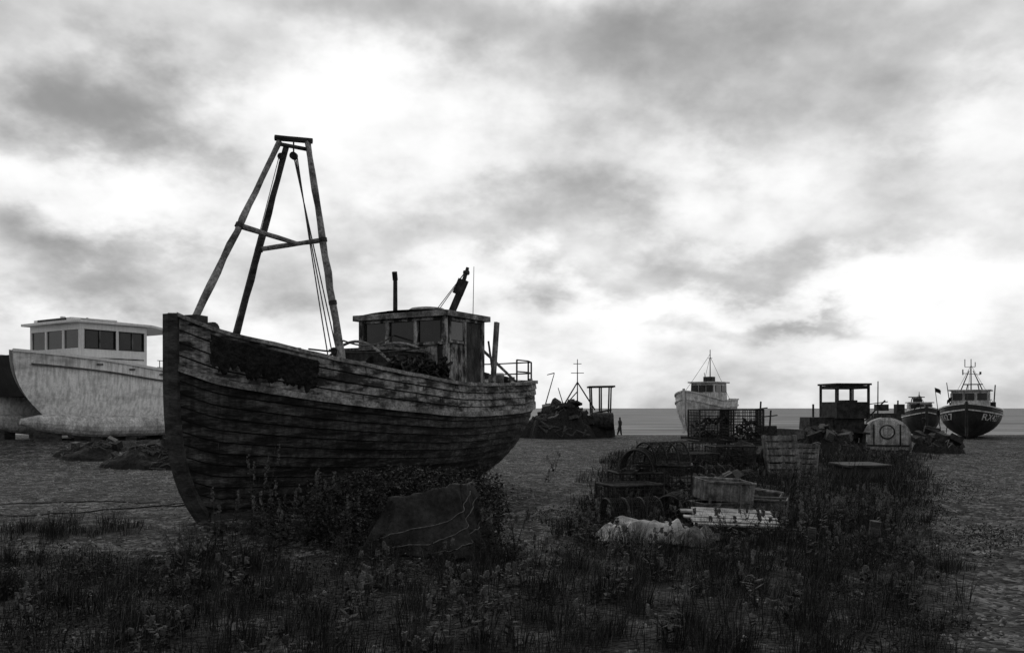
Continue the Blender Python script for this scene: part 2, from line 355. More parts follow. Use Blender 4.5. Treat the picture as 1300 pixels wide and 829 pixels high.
g.tube([(4.9,-.8+1.75*i/12,2.55+.25*math.sin(math.pi*i/12)) for i in range(13)],.022,8,1)
g.cyl((3.9,-.5,2.2),(0,1,0),.2,.5,18,2)
for yy in(-.78,-.22): g.cyl((3.9,yy,2.2),(0,1,0),.3,.04,20,2)
for k in range(90):
    c=Vector((U(3.5,5.0),U(-1.2,-.75),U(1.95,2.4))); pts=[c+Vector((.16*math.cos(a*1.1+k),.1*math.sin(a*1.3+k),.1*math.sin(a*.9+2*k))) for a in range(7)]
    g.tube(pts,.018,5,3)
for (x,y) in((7.0,-1.3),(7.5,-1.28),(7.95,-1.1),(7.95,1.0),(7.2,1.3)): g.pole((x,y,1.7),(x,y,2.55),.018,.018,8,2)
for z in(2.32,2.55): g.tube([(7.0,-1.3,z),(7.5,-1.28,z),(7.95,-1.1,z),(8.2,0,z),(7.95,1.0,z),(7.2,1.3,z)],.014,8,2)
g.pole((6.3,-.9,2.75),(7.1,-1.25,2.1),.03,.025,8,1,.004,4)
g.box((6.45,-1.12,2.56),(.11,.06,1.4),1,ry=.09,rx=.02)
g.pole((6.9,-.9,1.7),(6.5,-.95,2.9),.025,.02,8,2)
for k in range(30):
    c=Vector((U(6.8,7.9),U(-1,-.3),U(1.8,2.25))); g.box(c,(U(.1,.3),U(.1,.3),U(.1,.25)),random.choice((0,1,2)),rz=U(0,3),rx=U(-.3,.3))
g.build('deck_gear',[M_cabd,M_gw,M_rust,M_blk],boat)
g=G()
for x in(1.2,3.2,5.2,7.0): g.box((x,0,-.02),(.35,.9,.16),0,rz=U(-.1,.1))
g.build('keel_blocks',[M_dkw],boat)
# ------------------------------------------------------------------ CATAMARAN
cat=empty('catamaran_fishing_boat',(-17.45,28.82,0),math.atan2(.835,.55))
HC=Hull(9.5,[(0,.12),(.06,.38),(.15,.62),(.35,.75),(1,.75)],[(0,3.5),(.3,3.28),(.6,2.98),(1,2.9)],[(0,1.5),(.08,1.12),(.2,.95),(1,.9)],.9,[(0,1.6),(.3,2.2),(1,2.5)],[(0,1.2),(.2,.8),(1,.45)])
for side in(-1,1):
    g=G(); HC.shell(g,nt=10,ns=40,lap=0,tup=2,mlow=0,mup=0)
    HC.deck(g,.05,0,0)
    end=[HC.p(1,t/10,0,-1) for t in range(11)]+[HC.p(1,t/10,0,1) for t in range(10,-1,-1)]
    g.add(end,[tuple(range(22))])
    o=g.build('hull_shell' ,[M_whull],cat,smooth=True); o.location=(0,side*1.5,0)
g=G()
for side in(-1,1):
    g.tube([(.25+9.2*(i/14)**1.1, side*1.5-.36*min(1,.3+i/3), 1.16-.20*min(i,4)/4) for i in range(15)],[.10,.26,.33,.36]+[.37]*11,16,0)
    g.sweep([(9.5*u,side*1.5-HC.hb(u)-.01,HC.sh(u)-.02) for u in [i/20 for i in range(21)]],.09,.09,1)
    g.sweep([(9.5*u,side*1.5-HC.hb(u)*.99-.01,HC.sh(u)-.42) for u in [i/20 for i in range(1,21)]],.05,.05,2)
    g.box((9.3,side*1.5,.95),(.5,.6,.3),0)
for k in range(5):   # hanging fenders and scuppers on the near topside
    xx=2.6+1.2*k; g.box((xx,-1.5-HC.hb(xx/9.5)-.012,HC.sh(xx/9.5)-.2),(.22,.03,.06),2)
g.build('spray_chines',[M_whd,M_wht,M_grey],cat,smooth=False)
g=G(); 
g.add([(.5,-1.3,3.38),(.5,1.3,3.38),(.9,1.3,2.0),(.9,-1.3,2.0),(9.4,-1.3,2.86),(9.4,1.3,2.86),(9.4,1.3,1.9),(9.4,-1.3,1.9),(2.8,-1.3,3.24),(2.8,1.3,3.24)],[(0,1,2,3),(0,8,9,1),(8,4,5,9),(3,2,6,7),(4,7,6,5)],1)
g.build('bridge_deck',[M_whd,M_hdk],cat)
g=G()
zb,zt=2.85,4.55; xa,xb,w=2.27,4.8,1.62
def seg_front(y0,y1,za,zb_,mi): g.box((xa,(y0+y1)/2,(za+zb_)/2),(.06,y1-y0,zb_-za),mi)
def seg_side(x0,x1,za,zb_,mi,y): g.box(((x0+x1)/2,y,(za+zb_)/2),(x1-x0,.06,zb_-za),mi)
wl,wh=3.68,4.32
seg_front(-w,w,zb,wl,0); seg_front(-w,w,wh,zt,0)
for y0,y1 in((-w,-w+.10),(-.62,-.50),(.50,.62),(w-.10,w)): seg_front(y0,y1,wl,wh,0)
for y in(-w+.03,w-.03):
    seg_side(xa+.03,xb,zb,wl,0,y); seg_side(xa+.03,xb,wh,zt,0,y)
    for x0,x1 in((xa+.03,xa+.16),(xa+1.28,xa+1.44),(xb-.14,xb)): seg_side(x0,x1,wl,wh,0,y)
    g.box((xa+.7,y*1.01,(wl+wh)/2),(.04,.05,wh-wl),3); g.box((xa+1.95,y*1.01,(wl+wh)/2),(.04,.05,wh-wl),3)
    for (x0,x1) in((xa+.16,xa+1.28),(xa+1.44,xb-.14)):
        for zz in(wl,wh): g.box(((x0+x1)/2,y*1.012,zz),(x1-x0+.06,.06,.035),2)
        for xx in(x0,x1): g.box((xx,y*1.014,(wl+wh)/2),(.035,.06,wh-wl),2)
g.box((xb,0,(zb+zt)/2),(.06,2*w-.13,zt-zb),0)
for y in(-w+.05,w-.05): g.box(((xa+xb)/2,y,(wl+wh)/2),(xb-xa-.2,.02,wh-wl),1)
g.box((xa+.03,0,(wl+wh)/2),(.02,2*w-.2,wh-wl),1)
g.sweep([(xa-.28,0,zt+.04),(xb+.1,0,zt+.06),(xb+1.15,0,zt-.10)],2*w+.3,.09,0)
g.sweep([(xa-.1,0,zt+.13),(xa+1.6,0,zt+.15)],2*w-.8,.14,0)
g.box((xa-.02-.1,0,zt+.14),(.05,1.8,.11),2)
g.box((xa-.045,0,3.45),(.03,2.0,.05),3)
g.box((xa+1.4,-w-.015,3.35),(2.0,.03,.04),3); g.box((xa+1.4,-w-.013,3.1),(.7,.03,.22),3)
g.cyl((xa+.4,.2,zt+.27),(0,0,1),.09,.14,14,0); g.pole((xa+.9,-.5,zt+.15),(xa+.9,-.5,zt+.3),.05,.04,10,3)
for y in(-1.5,1.5):
    g.pole((xb+1.05,y,2.8),(xb+1.05,y,zt-.1),.03,.03,8,0)
    g.pole((xa+.2,y*.85,zt+.16),(xb-.2,y*.85,zt+.14),.015,.015,6,3)
for k in range(6): g.pole((xb+.3+k*.7,-1.95,2.85),(xb+.3+k*.7,-1.95,3.35),.018,.018,6,3)
for z in(3.1,3.35): g.pole((xb+.2,-1.95,z),(xb+4.2,-1.95,z),.016,.016,6,3)
g.build('cabin',[M_wht,M_gls,M_hdk,M_grey],cat,bev=.015)
g=G()
for k in range(6):
    for y in(-1.5,1.5): g.box((1.2+1.4*k,y,.55),(.4,.9,.5),0,rz=U(-.15,.15))
g.build('timber_blocks',[M_dkw],cat)
# ------------------------------------------------------------------ small boats
def small_boat(name,x,y,ux,uy,L,B,zb,zs,mlow,mup,cabin,mast,gear=True,tup=.8,letters=None,cw=.7,simple=False):
    rz=math.atan2(uy,ux); e=empty(name,(x,y,zb),rz)
    hs=B/2
    Hh=Hull(L,[(0,.06),(.06,hs*.45),(.15,hs*.75),(.35,hs*.98),(.6,hs),(.9,hs*.9),(.97,hs*.75),(1,hs*.3)],[(0,zs),(.2,zs*.88),(.5,zs*.8),(1,zs*.84)],[(0,.15),(.08,0),(.8,.02),(1,.35)],.4,
      [(0,1.6),(.3,2.3),(1,2.2)],[(0,1.05),(.2,.75),(1,.6)],aft=.1)
    g=G(); Hh.shell(g,nt=10,ns=36,lap=.012,tup=tup); Hh.deck(g,.35,2,2); g.build('hull',[mlow,mup,M_grey],e)
    g=G()
    for side in(-1,1):
        g.sweep([Hh.p(u,1,0,side) for u in Hh.us(30)],.12,.07,1); g.sweep([Hh.p(u,.82,.02,side) for u in Hh.us(30)],.08,.07,1)
    g.pole((-.04,0,.2),(-.06,0,zs+.12),.07,.07,8,0)
    g.build('rails',[mlow,M_whd],e)
    cx,cl,ch=cabin; g=G(); zd=zs*.62
    g.box((cx+cl/2,0,zd+ch/2),(cl,2*cw,ch),0,tap=.94)
    for yy in(-cw*.62,0,cw*.62): g.box((cx+.0,yy,zd+ch*.78),(.1,cw*.48,ch*.26),1)
    for sd in(-1,1):
        for xx in(.28,.72): g.box((cx+cl*xx,sd*(cw*.965),zd+ch*.78),(cl*.34,.06,ch*.26),1)
    g.box((cx+cl/2,0,zd+ch+.03),(cl+.25,2*cw+.15,.07),0)
    g.build('wheelhouse',[M_whd,M_gls],e,bev=.01)
    g=G(); mh=mast; mx_=cx+cl*.6; zt=zd+ch
    g.pole((mx_,0,zd),(mx_,0,mh),.045,.02,8,0)
    if simple:
        g.pole((mx_,-.12,mh*.9),(mx_,.12,mh*.9),.015,.015,6,0); g.pole((mx_-.5,0,zt),(mx_-.5,.1,zt+.55),.02,.015,6,0)
        g.box((mx_+.1,.1,zt+.2),(.4,.5,.3),0)
    else:
        g.pole((mx_,-.45,mh*.80),(mx_,.40,mh*.82),.018,.018,6,0); g.pole((mx_,-.20,mh*.9),(mx_,.30,mh*.9),.015,.015,6,0)
        g.pole((mx_,.30,mh*.9),(mx_,.30,mh*1.0),.02,.02,6,0); g.pole((mx_,-.2,mh*.9),(mx_,-.2,mh*.96),.02,.02,6,0); g.box((mx_,-.45,mh*.82),(.1,.1,.14),0); g.pole((mx_,.4,mh*.8),(mx_,.4,mh*.87),.03,.03,6,0)
        for sd in(-1,1): g.pole((mx_,sd*.10,mh*.85),(mx_+.5,sd*.55,zt),.025,.03,6,0)
        g.pole((mx_+.5,1.0,zd+.1),(mx_+.6,1.25,zt+.5),.03,.02,6,0); g.box((mx_+.3,-1.0,zd+.55),(.3,.35,.5),1); g.pole((cx,-1.1,zd),(cx,-1.2,zt+.3),.03,.03,6,0)
    for sd in(-1,1): g.rope((mx_,0,mh*.92),(mx_+.6,sd*cw*1.4,zd+.2),.01,0,0)
    g.rope((mx_,0,mh*.95),(.1,0,zs),.01,.03,0)
    if gear:
        for sd in(-1,1): g.pole((cx+cl+.7,sd*.6,zd),(cx+cl+.7,sd*.25,zt+.4),.035,.03,8,0)
        g.pole((cx+cl+.7,-.5,zt+.4),(cx+cl+.7,.5,zt+.4),.03,.03,8,0)
        for k in range(9): g.box((U(cx+cl,L-.5),U(-.7,.7),zd+U(0,.4)),(U(.15,.4),U(.15,.4),U(.15,.5)),1,rz=U(0,3))
    g.build('mast_and_gear',[M_rust,M_blk],e)
    g=G()
    for k in range(3): g.box((L*(.2+.3*k),0,-.08),(.3,1.2,.22),0)
    g.build('timber_blocks',[M_dkw],e)
    if letters:
        for side in(-1,1):
            cu=bpy.data.curves.new('t','FONT'); cu.body=letters; cu.size=.46; cu.space_character=1.1; cu.offset=.006
            to=bpy.data.objects.new('t',cu); COL.objects.link(to); bpy.context.view_layer.update()
            me=to.to_mesh(); vs=[v.co.copy() for v in me.vertices]; fs=[tuple(p.vertices) for p in me.polygons]; to.to_mesh_clear()
            bpy.data.objects.remove(to)
            w_=max(v.x for v in vs); g=G(); o=[]
            for v in vs:
                s_=.45+v.x if side<0 else .45+(w_-v.x)
                u=s_/L; z=Hh.sh(u)*.58+v.y; q=Hh.p(u,Hh.tz(u,z),.035,side); o.append(q)
            g.add(o,fs); g.build('registration_number',[M_let],e)
    return e
small_boat('fishing_boat',8.75,44.0,.62,.78,4.6,2.3,.12,2.35,M_whd,M_whd,(2.0,1.6,1.35),4.6,tup=.5,simple=True,gear=False)
small_boat('fishing_boat',23.4,44.6,.52,.85,6.5,3.0,-.02,1.85,M_hdk,M_hdk,(2.2,1.8,1.4),4.3,tup=.9,letters='RX427',cw=.95)
small_boat('fishing_boat',25.6,53.5,.3,.95,5.5,2.2,-.25,1.9,M_hdk,M_hdk,(2.4,1.2,1.0),2.9,simple=True)
def dan(x,y,h,lx,fl):
    g=G(); z=gzf(x,y); g.pole((0,0,z),(lx,0,z+h),.025,.015,6,0)
    def flg(a,c): return (lx*.97+fl*a,.05*math.sin(a*6)+.02*c,z+h-.02-.22*c-.16*a*a)
    g.grid(flg,8,5,1); g.cyl((lx*.5,0,z+h*.5),(lx,0,h),.09,.25,10,1)
    g.build('marker_buoy_pole',[M_rust,M_blk],loc=(x,y,0))
dan(22.9,46.2,2.7,-.35,.3); dan(22.4,46.6,1.9,-.5,-.3); dan(23.3,46.6,2.2,.35,-.25)
# ------------------------------------------------------------------ heaps of nets etc
def heap(name,x,y,rx,ry,h,m=M_blk,ropes=30,seed=0,tub=.02,junk=0):
    g=G()
    def f(a,c):
        th=a*2*math.pi; r=c; k=1+.25*fb(math.cos(th)*1.5,math.sin(th)*1.5,seed)
        px=rx*r*k*math.cos(th); py=ry*r*k*math.sin(th)
        zz=h*(max(0,1-r**2.2))**.8*(1+.55*fb(px*1.1/max(rx,.5)*2,py*2,seed+3))+.12*h*fb(px*6,py*6,seed)*(1-r)
        return (px,py,gzf(x+px,y+py)-.05*(r>.95)+max(0,zz))
    g.grid(f,72,24,0)
    for k in range(ropes):
        th=U(0,6.3); r=U(.1,.9); pts=[]
        for i in range(8):
            th+=U(-.25,.35); r=min(.98,max(0.05,r+U(-.12,.12))); q=f((th/6.2832)%1,r); pts.append(Vector(q)+Vector((0,0,U(.0,.06))))
        g.tube(pts,tub*U(.5,1.2),5,1 if R()<.9 else 2)
    for k in range(junk):
        q=f(R(),U(0,.8)); g.box(Vector(q)+Vector((0,0,.05)),(U(.1,.6),U(.1,.5),U(.1,.5)),random.choice((1,3,0)),rz=U(0,3),rx=U(-.6,.6),ry=U(-.5,.5))
    return g.build(name,[m,M_rope,M_gw,M_rust],loc=(x,y,0))
heap('fishing_net_pile',2.6,46.5,2.3,1.4,1.6,ropes=40,seed=2,tub=.06,junk=40)
heap('fishing_net_pile',-9.6,23.2,1.5,.9,.45,ropes=40,seed=5,tub=.03,junk=6)
heap('fishing_net_pile',-11.6,25.0,1.7,.8,.35,ropes=30,seed=6,tub=.03,junk=4)
heap('fishing_net_pile',15.2,31.0,.9,.8,.6,ropes=20,seed=8,junk=14)
heap('scrap_pile',5.7,20.6,.9,.8,.45,ropes=20,seed=9,junk=14)
heap('scrap_pile',11.1,30.8,1.3,.8,.7,ropes=30,seed=11,junk=22)
heap('scrap_pile',9.0,30.0,.9,.6,.35,ropes=20,seed=12,junk=10)
heap('scrap_pile',3.3,14.2,.9,.6,.30,ropes=30,seed=14,junk=12)
g=G()
g.pole((3.55,47,0),(3.55,47,4.25),.05,.02,8,0)
for z,w in((3.5,.35),(4.0,.22)): g.pole((3.55-w,47,z),(3.55+w,47,z),.02,.02,6,0)
g.pole((3.55-.9,47,1.5),(3.55,47,3.0),.04,.035,8,0); g.pole((3.55+.95,47,1.5),(3.55,47,3.0),.04,.035,8,0)
g.pole((3.55-.85,47,1.55),(3.55,47,2.5),.03,.03,8,0)
g.pole((1.7,47,1.4),(2.3,47,3.5),.035,.02,8,0); g.pole((2.3,47,3.5),(1.9,47,3.4),.03,.02,8,0); g.pole((2.9,47,1.4),(2.5,47,2.7),.035,.02,8,0)
g.build('signal_mast',[M_rust])
g=G()
for x in(4.4,4.85,5.3):
    for y in(47,48): g.pole((x,y,-.1),(x-.1+.2*(x-4.4),y,2.75),.05,.04,8,0)
for y in(47,48): g.pole((4.15,y,2.75),(5.6,y,2.78),.05,.05,8,0); g.pole((4.4,y,1.3),(5.4,y,1.5),.04,.04,8,0)
for x in(4.3,5.5): g.pole((x,47,2.75),(x,48,2.75),.04,.04,8,0)
g.box((4.9,47.5,.7),(1.4,1.2,1.3),1,tap=.8); g.cyl((4.9,46.8,.9),(1,0,0),.45,1.1,18,1)
g.build('winch_gallows',[M_rust,M_rust])
# ------------------------------------------------------------------ person walking on the beach
def person(x,y):
    z=gzf(x,y)
    J={'pel':(0,0,.95,.13),'wst':(0,0,1.08,.115),'chs':(0,.0,1.32,.15),'nk':(0,.01,1.5,.055),'hd0':(0,.0,1.6,.085),'hd1':(0,0,1.70,.075),
       'hl':(-.09,0,.9,.09),'kl':(-.12,-.12,.5,.06),'al':(-.12,.02,.09,.045),'tl':(-.12,-.14,.04,.04),
       'hr':(.09,0,.9,.09),'kr':(.11,.05,.5,.06),'ar':(.11,.28,.12,.045),'tr':(.11,.16,.04,.04),
       'sl':(-.19,0,1.42,.065),'el':(-.25,.10,1.15,.045),'wl':(-.24,-.02,.9,.035),'fl':(-.24,-.05,.82,.035),
       'sr':(.19,0,1.42,.065),'er':(.25,-.02,1.13,.045),'wr':(.22,-.2,.95,.035),'fr':(.22,-.26,.89,.035)}
    E=[('pel','wst'),('wst','chs'),('chs','nk'),('nk','hd0'),('hd0','hd1'),('pel','hl'),('hl','kl'),('kl','al'),('al','tl'),('pel','hr'),('hr','kr'),('kr','ar'),('ar','tr'),('chs','sl'),('sl','el'),('el','wl'),('wl','fl'),('chs','sr'),('sr','er'),('er','wr'),('wr','fr')]
    ks=list(J); me=bpy.data.meshes.new('walking_person'); me.from_pydata([J[k][:3] for k in ks],[(ks.index(a),ks.index(b)) for a,b in E],[])
    o=bpy.data.objects.new('walking_person',me); COL.objects.link(o); o.location=(x,y,z); o.rotation_euler=(0,0,math.radians(-70))
    o.modifiers.new('skin','SKIN')
    for i,k in enumerate(ks):
        sv=me.skin_vertices[0].data[i]; sv.radius=(J[k][3],J[k][3]*.85); sv.use_root=(k=='pel')
    ss=o.modifiers.new('sub','SUBSURF'); ss.levels=2; ss.render_levels=2
    me.materials.append(M_cloth)
person(7.47,60)
# ------------------------------------------------------------------ cages and pots
def cage(name,x,y,z,w,d,h,rz,sp=.085,r=.0065,lid=True):
    g=G()
    for a in(-1,1):
        for b_ in(-1,1):
            g.pole((a*w/2,b_*d/2,0),(a*w/2,b_*d/2,h),.02,.02,6,0)
            g.pole((-w/2,a*d/2,(b_+1)/2*h),(w/2,a*d/2,(b_+1)/2*h),.02,.02,6,0)
            g.pole((a*w/2,-d/2,(b_+1)/2*h),(a*w/2,d/2,(b_+1)/2*h),.02,.02,6,0)
    def j(): return U(-.012,.012)
    n=int(w/sp)
    for i in range(1,n):
        X_=-w/2+w*i/n
        for s_ in(-1,1): g.pole((X_+j(),s_*d/2,0),(X_+j(),s_*d/2,h),r,r,4,0)
        if lid: g.pole((X_+j(),-d/2,h),(X_+j(),d/2,h),r,r,4,0)
    n=int(d/sp)
    for i in range(1,n):
        Y_=-d/2+d*i/n
        for s_ in(-1,1): g.pole((s_*w/2,Y_+j(),0),(s_*w/2,Y_+j(),h),r,r,4,0)
        if lid: g.pole((-w/2,Y_+j(),h),(w/2,Y_+j(),h),r,r,4,0)
    n=int(h/sp)
    for i in range(1,n):
        Z_=h*i/n
        for s_ in(-1,1):
            g.pole((-w/2,s_*d/2,Z_+j()),(w/2,s_*d/2,Z_+j()),r,r,4,0); g.pole((s_*w/2,-d/2,Z_+j()),(s_*w/2,d/2,Z_+j()),r,r,4,0)
    for k in range(9):
        c=Vector((U(-w/3,w/3),U(-d/3,d/3),U(.05,h*.7))); g.tube([c+Vector((.2*math.cos(i+k),.15*math.sin(i*1.3+k),.08*math.sin(i*2))) for i in range(7)],.025,5,1)
    return g.build(name,[M_rust,M_blk],loc=(x,y,z),rz=rz)
cage('wire_cage',4.75,21.6,-.02,.95,1.0,.78,.2); cage('wire_cage',5.75,21.8,-.02,.95,1.0,.78,-.05)
cage('wire_cage',4.95,21.6,.80,.85,.95,.76,.1,sp=.07,r=.007); cage('wire_cage',5.8,21.8,.80,.85,.95,.76,-.08,sp=.07,r=.007)
cage('wire_cage',4.1,19.6,-.02,.8,.8,.6,.5); cage('wire_cage',5.0,19.9,-.02,.9,.8,.75,.1)
cage('wire_cage',1.75,12.9,-.03,.8,.6,.5,.35,sp=.06,r=.0045); cage('wire_cage',2.45,13.9,-.03,.85,.6,.72,-.2,sp=.06,r=.0045); cage('wire_cage',1.95,13.7,-.03,.7,.6,.62,.2,sp=.06,r=.0045)
def pot(x,y,z,rz,L=.75,r=.26):
    g=G()
    def arc(X_,rr=.012,mi=0): g.tube([(X_,r*math.cos(a*math.pi/12),r*1.3*math.sin(a*math.pi/12)) for a in range(13)],rr,6,mi)
    for i in range(4): arc(-L/2+L*i/3,.015)
    for i in range(1,24): arc(-L/2+L*i/24+U(-.005,.005),.004,1)
    for a in range(0,13): g.pole((-L/2,r*math.cos(a*math.pi/12),r*1.3*math.sin(a*math.pi/12)),(L/2,r*math.cos(a*math.pi/12),r*1.3*math.sin(a*math.pi/12)),.005,.005,4,1)
    for yy in(-r,0,r): g.box((0,yy,0),(L,.04,.03),0)
    g.build('lobster_pot',[M_rust,M_blk],loc=(x,y,z),rz=rz)
pot(1.65,12.0,.02,.3); pot(2.35,12.6,.02,1.2); pot(2.7,13.2,.02,.1); pot(2.4,13.9,.72,.6); pot(3.4,14.6,.02,.9); pot(4.4,18.8,.02,.4); pot(6.6,21.6,.02,.8); pot(6.3,20.9,.3,.2); pot(3.9,16.4,.02,.3); pot(4.6,17.2,.02,1.0); pot(2.0,13.7,.62,1.3); pot(3.5,13.6,.02,.5)
def pallet(x,y,z,rz,rx,w=1.0,h=.8):
    e=G()
    for i in range(6): e.box((0,0,-h/2+h*(i+.5)/6),(w+U(-.06,.04),.02,h/6*.72),0,ry=U(-.02,.02))
    for xx in(-w*.45,0,w*.45): e.box((xx,.055,0),(.08,.09,h),0)
    for i in range(3): e.box((0,.11,-h/2+h*(i+.5)/3),(w,.018,h/3*.3),0)
    o=e.build('wooden_pallet',[M_box],loc=(x,y,z),rz=rz); o.rotation_euler=(rx,0,rz)
pallet(6.25,20.0,.5,.2,-.25,.85,1.0); pallet(6.85,20.6,.4,-.5,-.4,.8,.8)
def fishbox(x,y,z,rz,w=.75,d=.42,h=.26,m=None):
    g=G(); t=.02
    g.box((0,0,t/2),(w,d,t)); 
    for s_ in(-1,1): g.box((0,s_*(d/2-t/2),h/2+t),(w,t,h)); g.box((s_*(w/2-t/2),0,h/2+t),(t,d-2*t,h))
    g.sweep([(-w/2-.01,-d/2-.012,h+.01),(w/2+.01,-d/2-.012,h+.01)],.03,.03); g.sweep([(-w/2-.01,d/2+.012,h+.01),(w/2+.01,d/2+.012,h+.01)],.03,.03)
    for i in range(5): g.box((-w*.4+w*.2*i,-d/2-.006,h*.5),(.02,.012,h*.8))
    o=g.build('fish_box',[m or M_grey],loc=(x,y,z),rz=rz,bev=.004); return o
fishbox(2.95,12.3,.0,.3); o=fishbox(3.0,12.35,.30,.25,m=M_box); o.rotation_euler=(.06,.07,.25); fishbox(3.65,12.7,.0,-.35); o=fishbox(3.7,13.2,.02,-.6,m=M_box); o.rotation_euler=(.5,.1,-.6); fishbox(3.3,13.2,0,.5)
# a collapsed slatted panel lying low among the debris
g=G()
for i in range(8): g.box((U(-.05,.05),-.42+.12*i,.0+U(-.008,.008)),(1.15+U(-.22,.08),.095+U(-.02,.015),.022),0,rz=U(-.05,.05),rx=U(-.06,.06))
for xx in(-.42,.02,.40): g.box((xx,0,-.05),(.07,.98,.07),1,rz=U(-.03,.03))
o=g.build('slatted_wooden_panel',[M_sheet,M_dkw],loc=(2.9,11.35,.17),rz=-.08); o.rotation_euler=(.10,.03,-.08)
def sheet(a,c,s=0):
    x_=-.55+1.15*a; y_=-.4+.8*c; e=min(a,1-a,c,1-c)
    ridge=abs(fb(a*2.6,c*2.6,2+s,2))
    return (x_+.10*fb(a*3,c*3,s,2),y_+.10*fb(a*3,c*3,4+s,2),-.02+.13*min(1,e*6)+.22*ridge*min(1,e*6+.1)+.02*fb(a*9,c*9,s,2))
g=G(); g.grid(sheet,70,50); g.build('crumpled_plastic_sheet',[M_sheet],loc=(1.6,10.75,0))
g=G(); g.grid(lambda a,c:tuple(Vector(sheet(a,c,7))*.7+Vector((0,0,.02))),50,36); g.build('crumpled_plastic_sheet',[M_box],loc=(2.15,10.4,0),rz=1.0)
g=G(); g.box((0,0,.17),(.95,.7,.3),0,tap=.9); g.box((0,0,.35),(1.05,.8,.05),1,rx=.03); g.build('storage_chest',[M_cabd,M_dkw],loc=(7.7,19.2,0),rz=.2,bev=.01)
def stump(x,y,h,r):
    g=G(); g.pole((0,0,-.1),(.02,0,h),r*1.1,r,10,0,.01,6); g.build('mooring_post',[M_dkw],loc=(x,y,gzf(x,y)))
stump(4.05,9.7,.34,.06); stump(3.2,9.3,.28,.045)
# ------------------------------------------------------------------ tracked dozer
dz=empty('bulldozer',(12.25,32.8,0),.15)
g=G()
for sy_ in(-1,1):
    pts=[];n=26
    for i in range(n):
        a=i/n*2*math.pi; pts.append((1.15*max(-1,min(1,1.35*math.cos(a))),sy_*.62,.38+.34*math.sin(a)))
    g.sweep(pts+[pts[0]],.34,.06,0)
    g.cyl((-.95,sy_*.62,.38),(0,1,0),.3,.2,18,0); g.cyl((.95,sy_*.62,.38),(0,1,0),.3,.2,18,0)
    for k in range(4): g.cyl((-.6+.4*k,sy_*.62,.2),(0,1,0),.12,.22,12,0)
g.build('tracks',[M_rust],dz)
g=G(); g.box((-.75,0,.95),(1.05,.85,.62),0,tap=.94); g.box((.3,0,.85),(1.2,.95,.75),0); g.pole((-.8,.2,1.2),(-.8,.2,1.75),.04,.04,10,0)
g.box((-1.75,0,.45),(.1,2.1,.75),1,ry=-.15)
for s_ in(-1,1): g.box((-1.1,s_*.9,.4),(1.4,.1,.14),1,ry=.05)
g.box((1.2,0,.75),(.7,.7,.5),0)
g.build('body_and_blade',[M_rust,M_rust],dz,bev=.02)
g=G()
for a in(-.62,.62):
    for b_ in(-.62,.62): g.box((.35+a,b_,1.85),(.08,.08,1.3),0)
g.box((.35,0,2.49),(1.42,1.42,.07),0)
for s_ in(-1,1):
    g.box((.35,s_*.62,1.52),(1.2,.05,.62),0); g.box((.35+s_*.62,0,1.52),(.05,1.2,.62),0)
    g.box((.35,s_*.62,2.38),(1.2,.05,.12),0); g.box((.35+s_*.62,0,2.38),(.05,1.2,.12),0)
    g.box((.35,s_*.62,2.08),(.05,.05,.6),0)
g.box((.5,0,1.6),(.5,.5,.6),0)
g.build('cab',[M_rust],dz,bev=.01)
g=G(); N=22; w=.83
prof=[(-w,0.05)]+[(-w*math.cos(math.pi*i/N),.45+.8*math.sin(math.pi*i/N)**.9) for i in range(N+1)]+[(w,0.05)]
rings=[(-.04,.93),(0,1),(1.9,1),(1.94,.93)]
v=[];k=len(prof)
for (yy,s_) in rings: v+=[(x_*s_,yy,.05+(z_-.05)*s_) for x_,z_ in prof]
f=[(r*k+i,r*k+i+1,(r+1)*k+i+1,(r+1)*k+i) for r in range(3) for i in range(k-1)]+[tuple(range(k)),tuple(range(3*k,4*k))]
g.add(v,f,0)
g.cyl((0,-.06,.72),(0,1,0),.27,.07,24,1); g.cyl((0,-.10,.72),(0,1,0),.22,.04,24,0)
for a in range(8): g.cyl((.245*math.cos(a*.785),-.10,.72+.245*math.sin(a*.785)),(0,1,0),.018,.03,8,1)
g.box((0,-.06,.22),(1.5,.05,.06),1); g.box((-.45,-.06,.6),(.05,.05,.8),1); g.box((.45,-.06,.6),(.05,.05,.8),1)
g.cyl((.0,.6,1.28),(0,0,1),.16,.12,16,1); g.box((-.5,.9,.0),(.2,2.2,.16),1); g.box((.5,.9,.0),(.2,2.2,.16),1)
g.build('storage_tank',[M_lite,M_rust],loc=(13.85,32,.0),rz=-.35)
g=G(); g.pole((0,0,0),(.02,0,2.65),.035,.02,8,0); g.pole((-.35,0,1.75),(.4,0,1.85),.02,.02,6,0); g.pole((-.5,0,1.1),(.3,0,1.9),.03,.03,6,0); g.box((.15,0,1.62),(.45,.3,.25),0); g.pole((.75,0,0),(.8,0,1.9),.03,.03,6,0); g.box((.85,0,1.55),(.3,.3,.4),0); g.box((.3,.1,.8),(1.3,.8,1.2),0,tap=.8)
g.build('winch_engine_post',[M_rust],loc=(14.3,33.9,0))
for (x_,y_,h_) in((11.1,39,1.9),(11.7,39.5,1.5)):
    g=G(); g.pole((0,0,0),(.1,0,h_),.05,.04,8); g.pole((-.3,0,h_*.8),(.4,0,h_*.85),.03,.03,6); g.box((.1,0,.4),(.6,.5,.8),0,tap=.7); g.build('old_capstan',[M_rust],loc=(x_,y_,0))
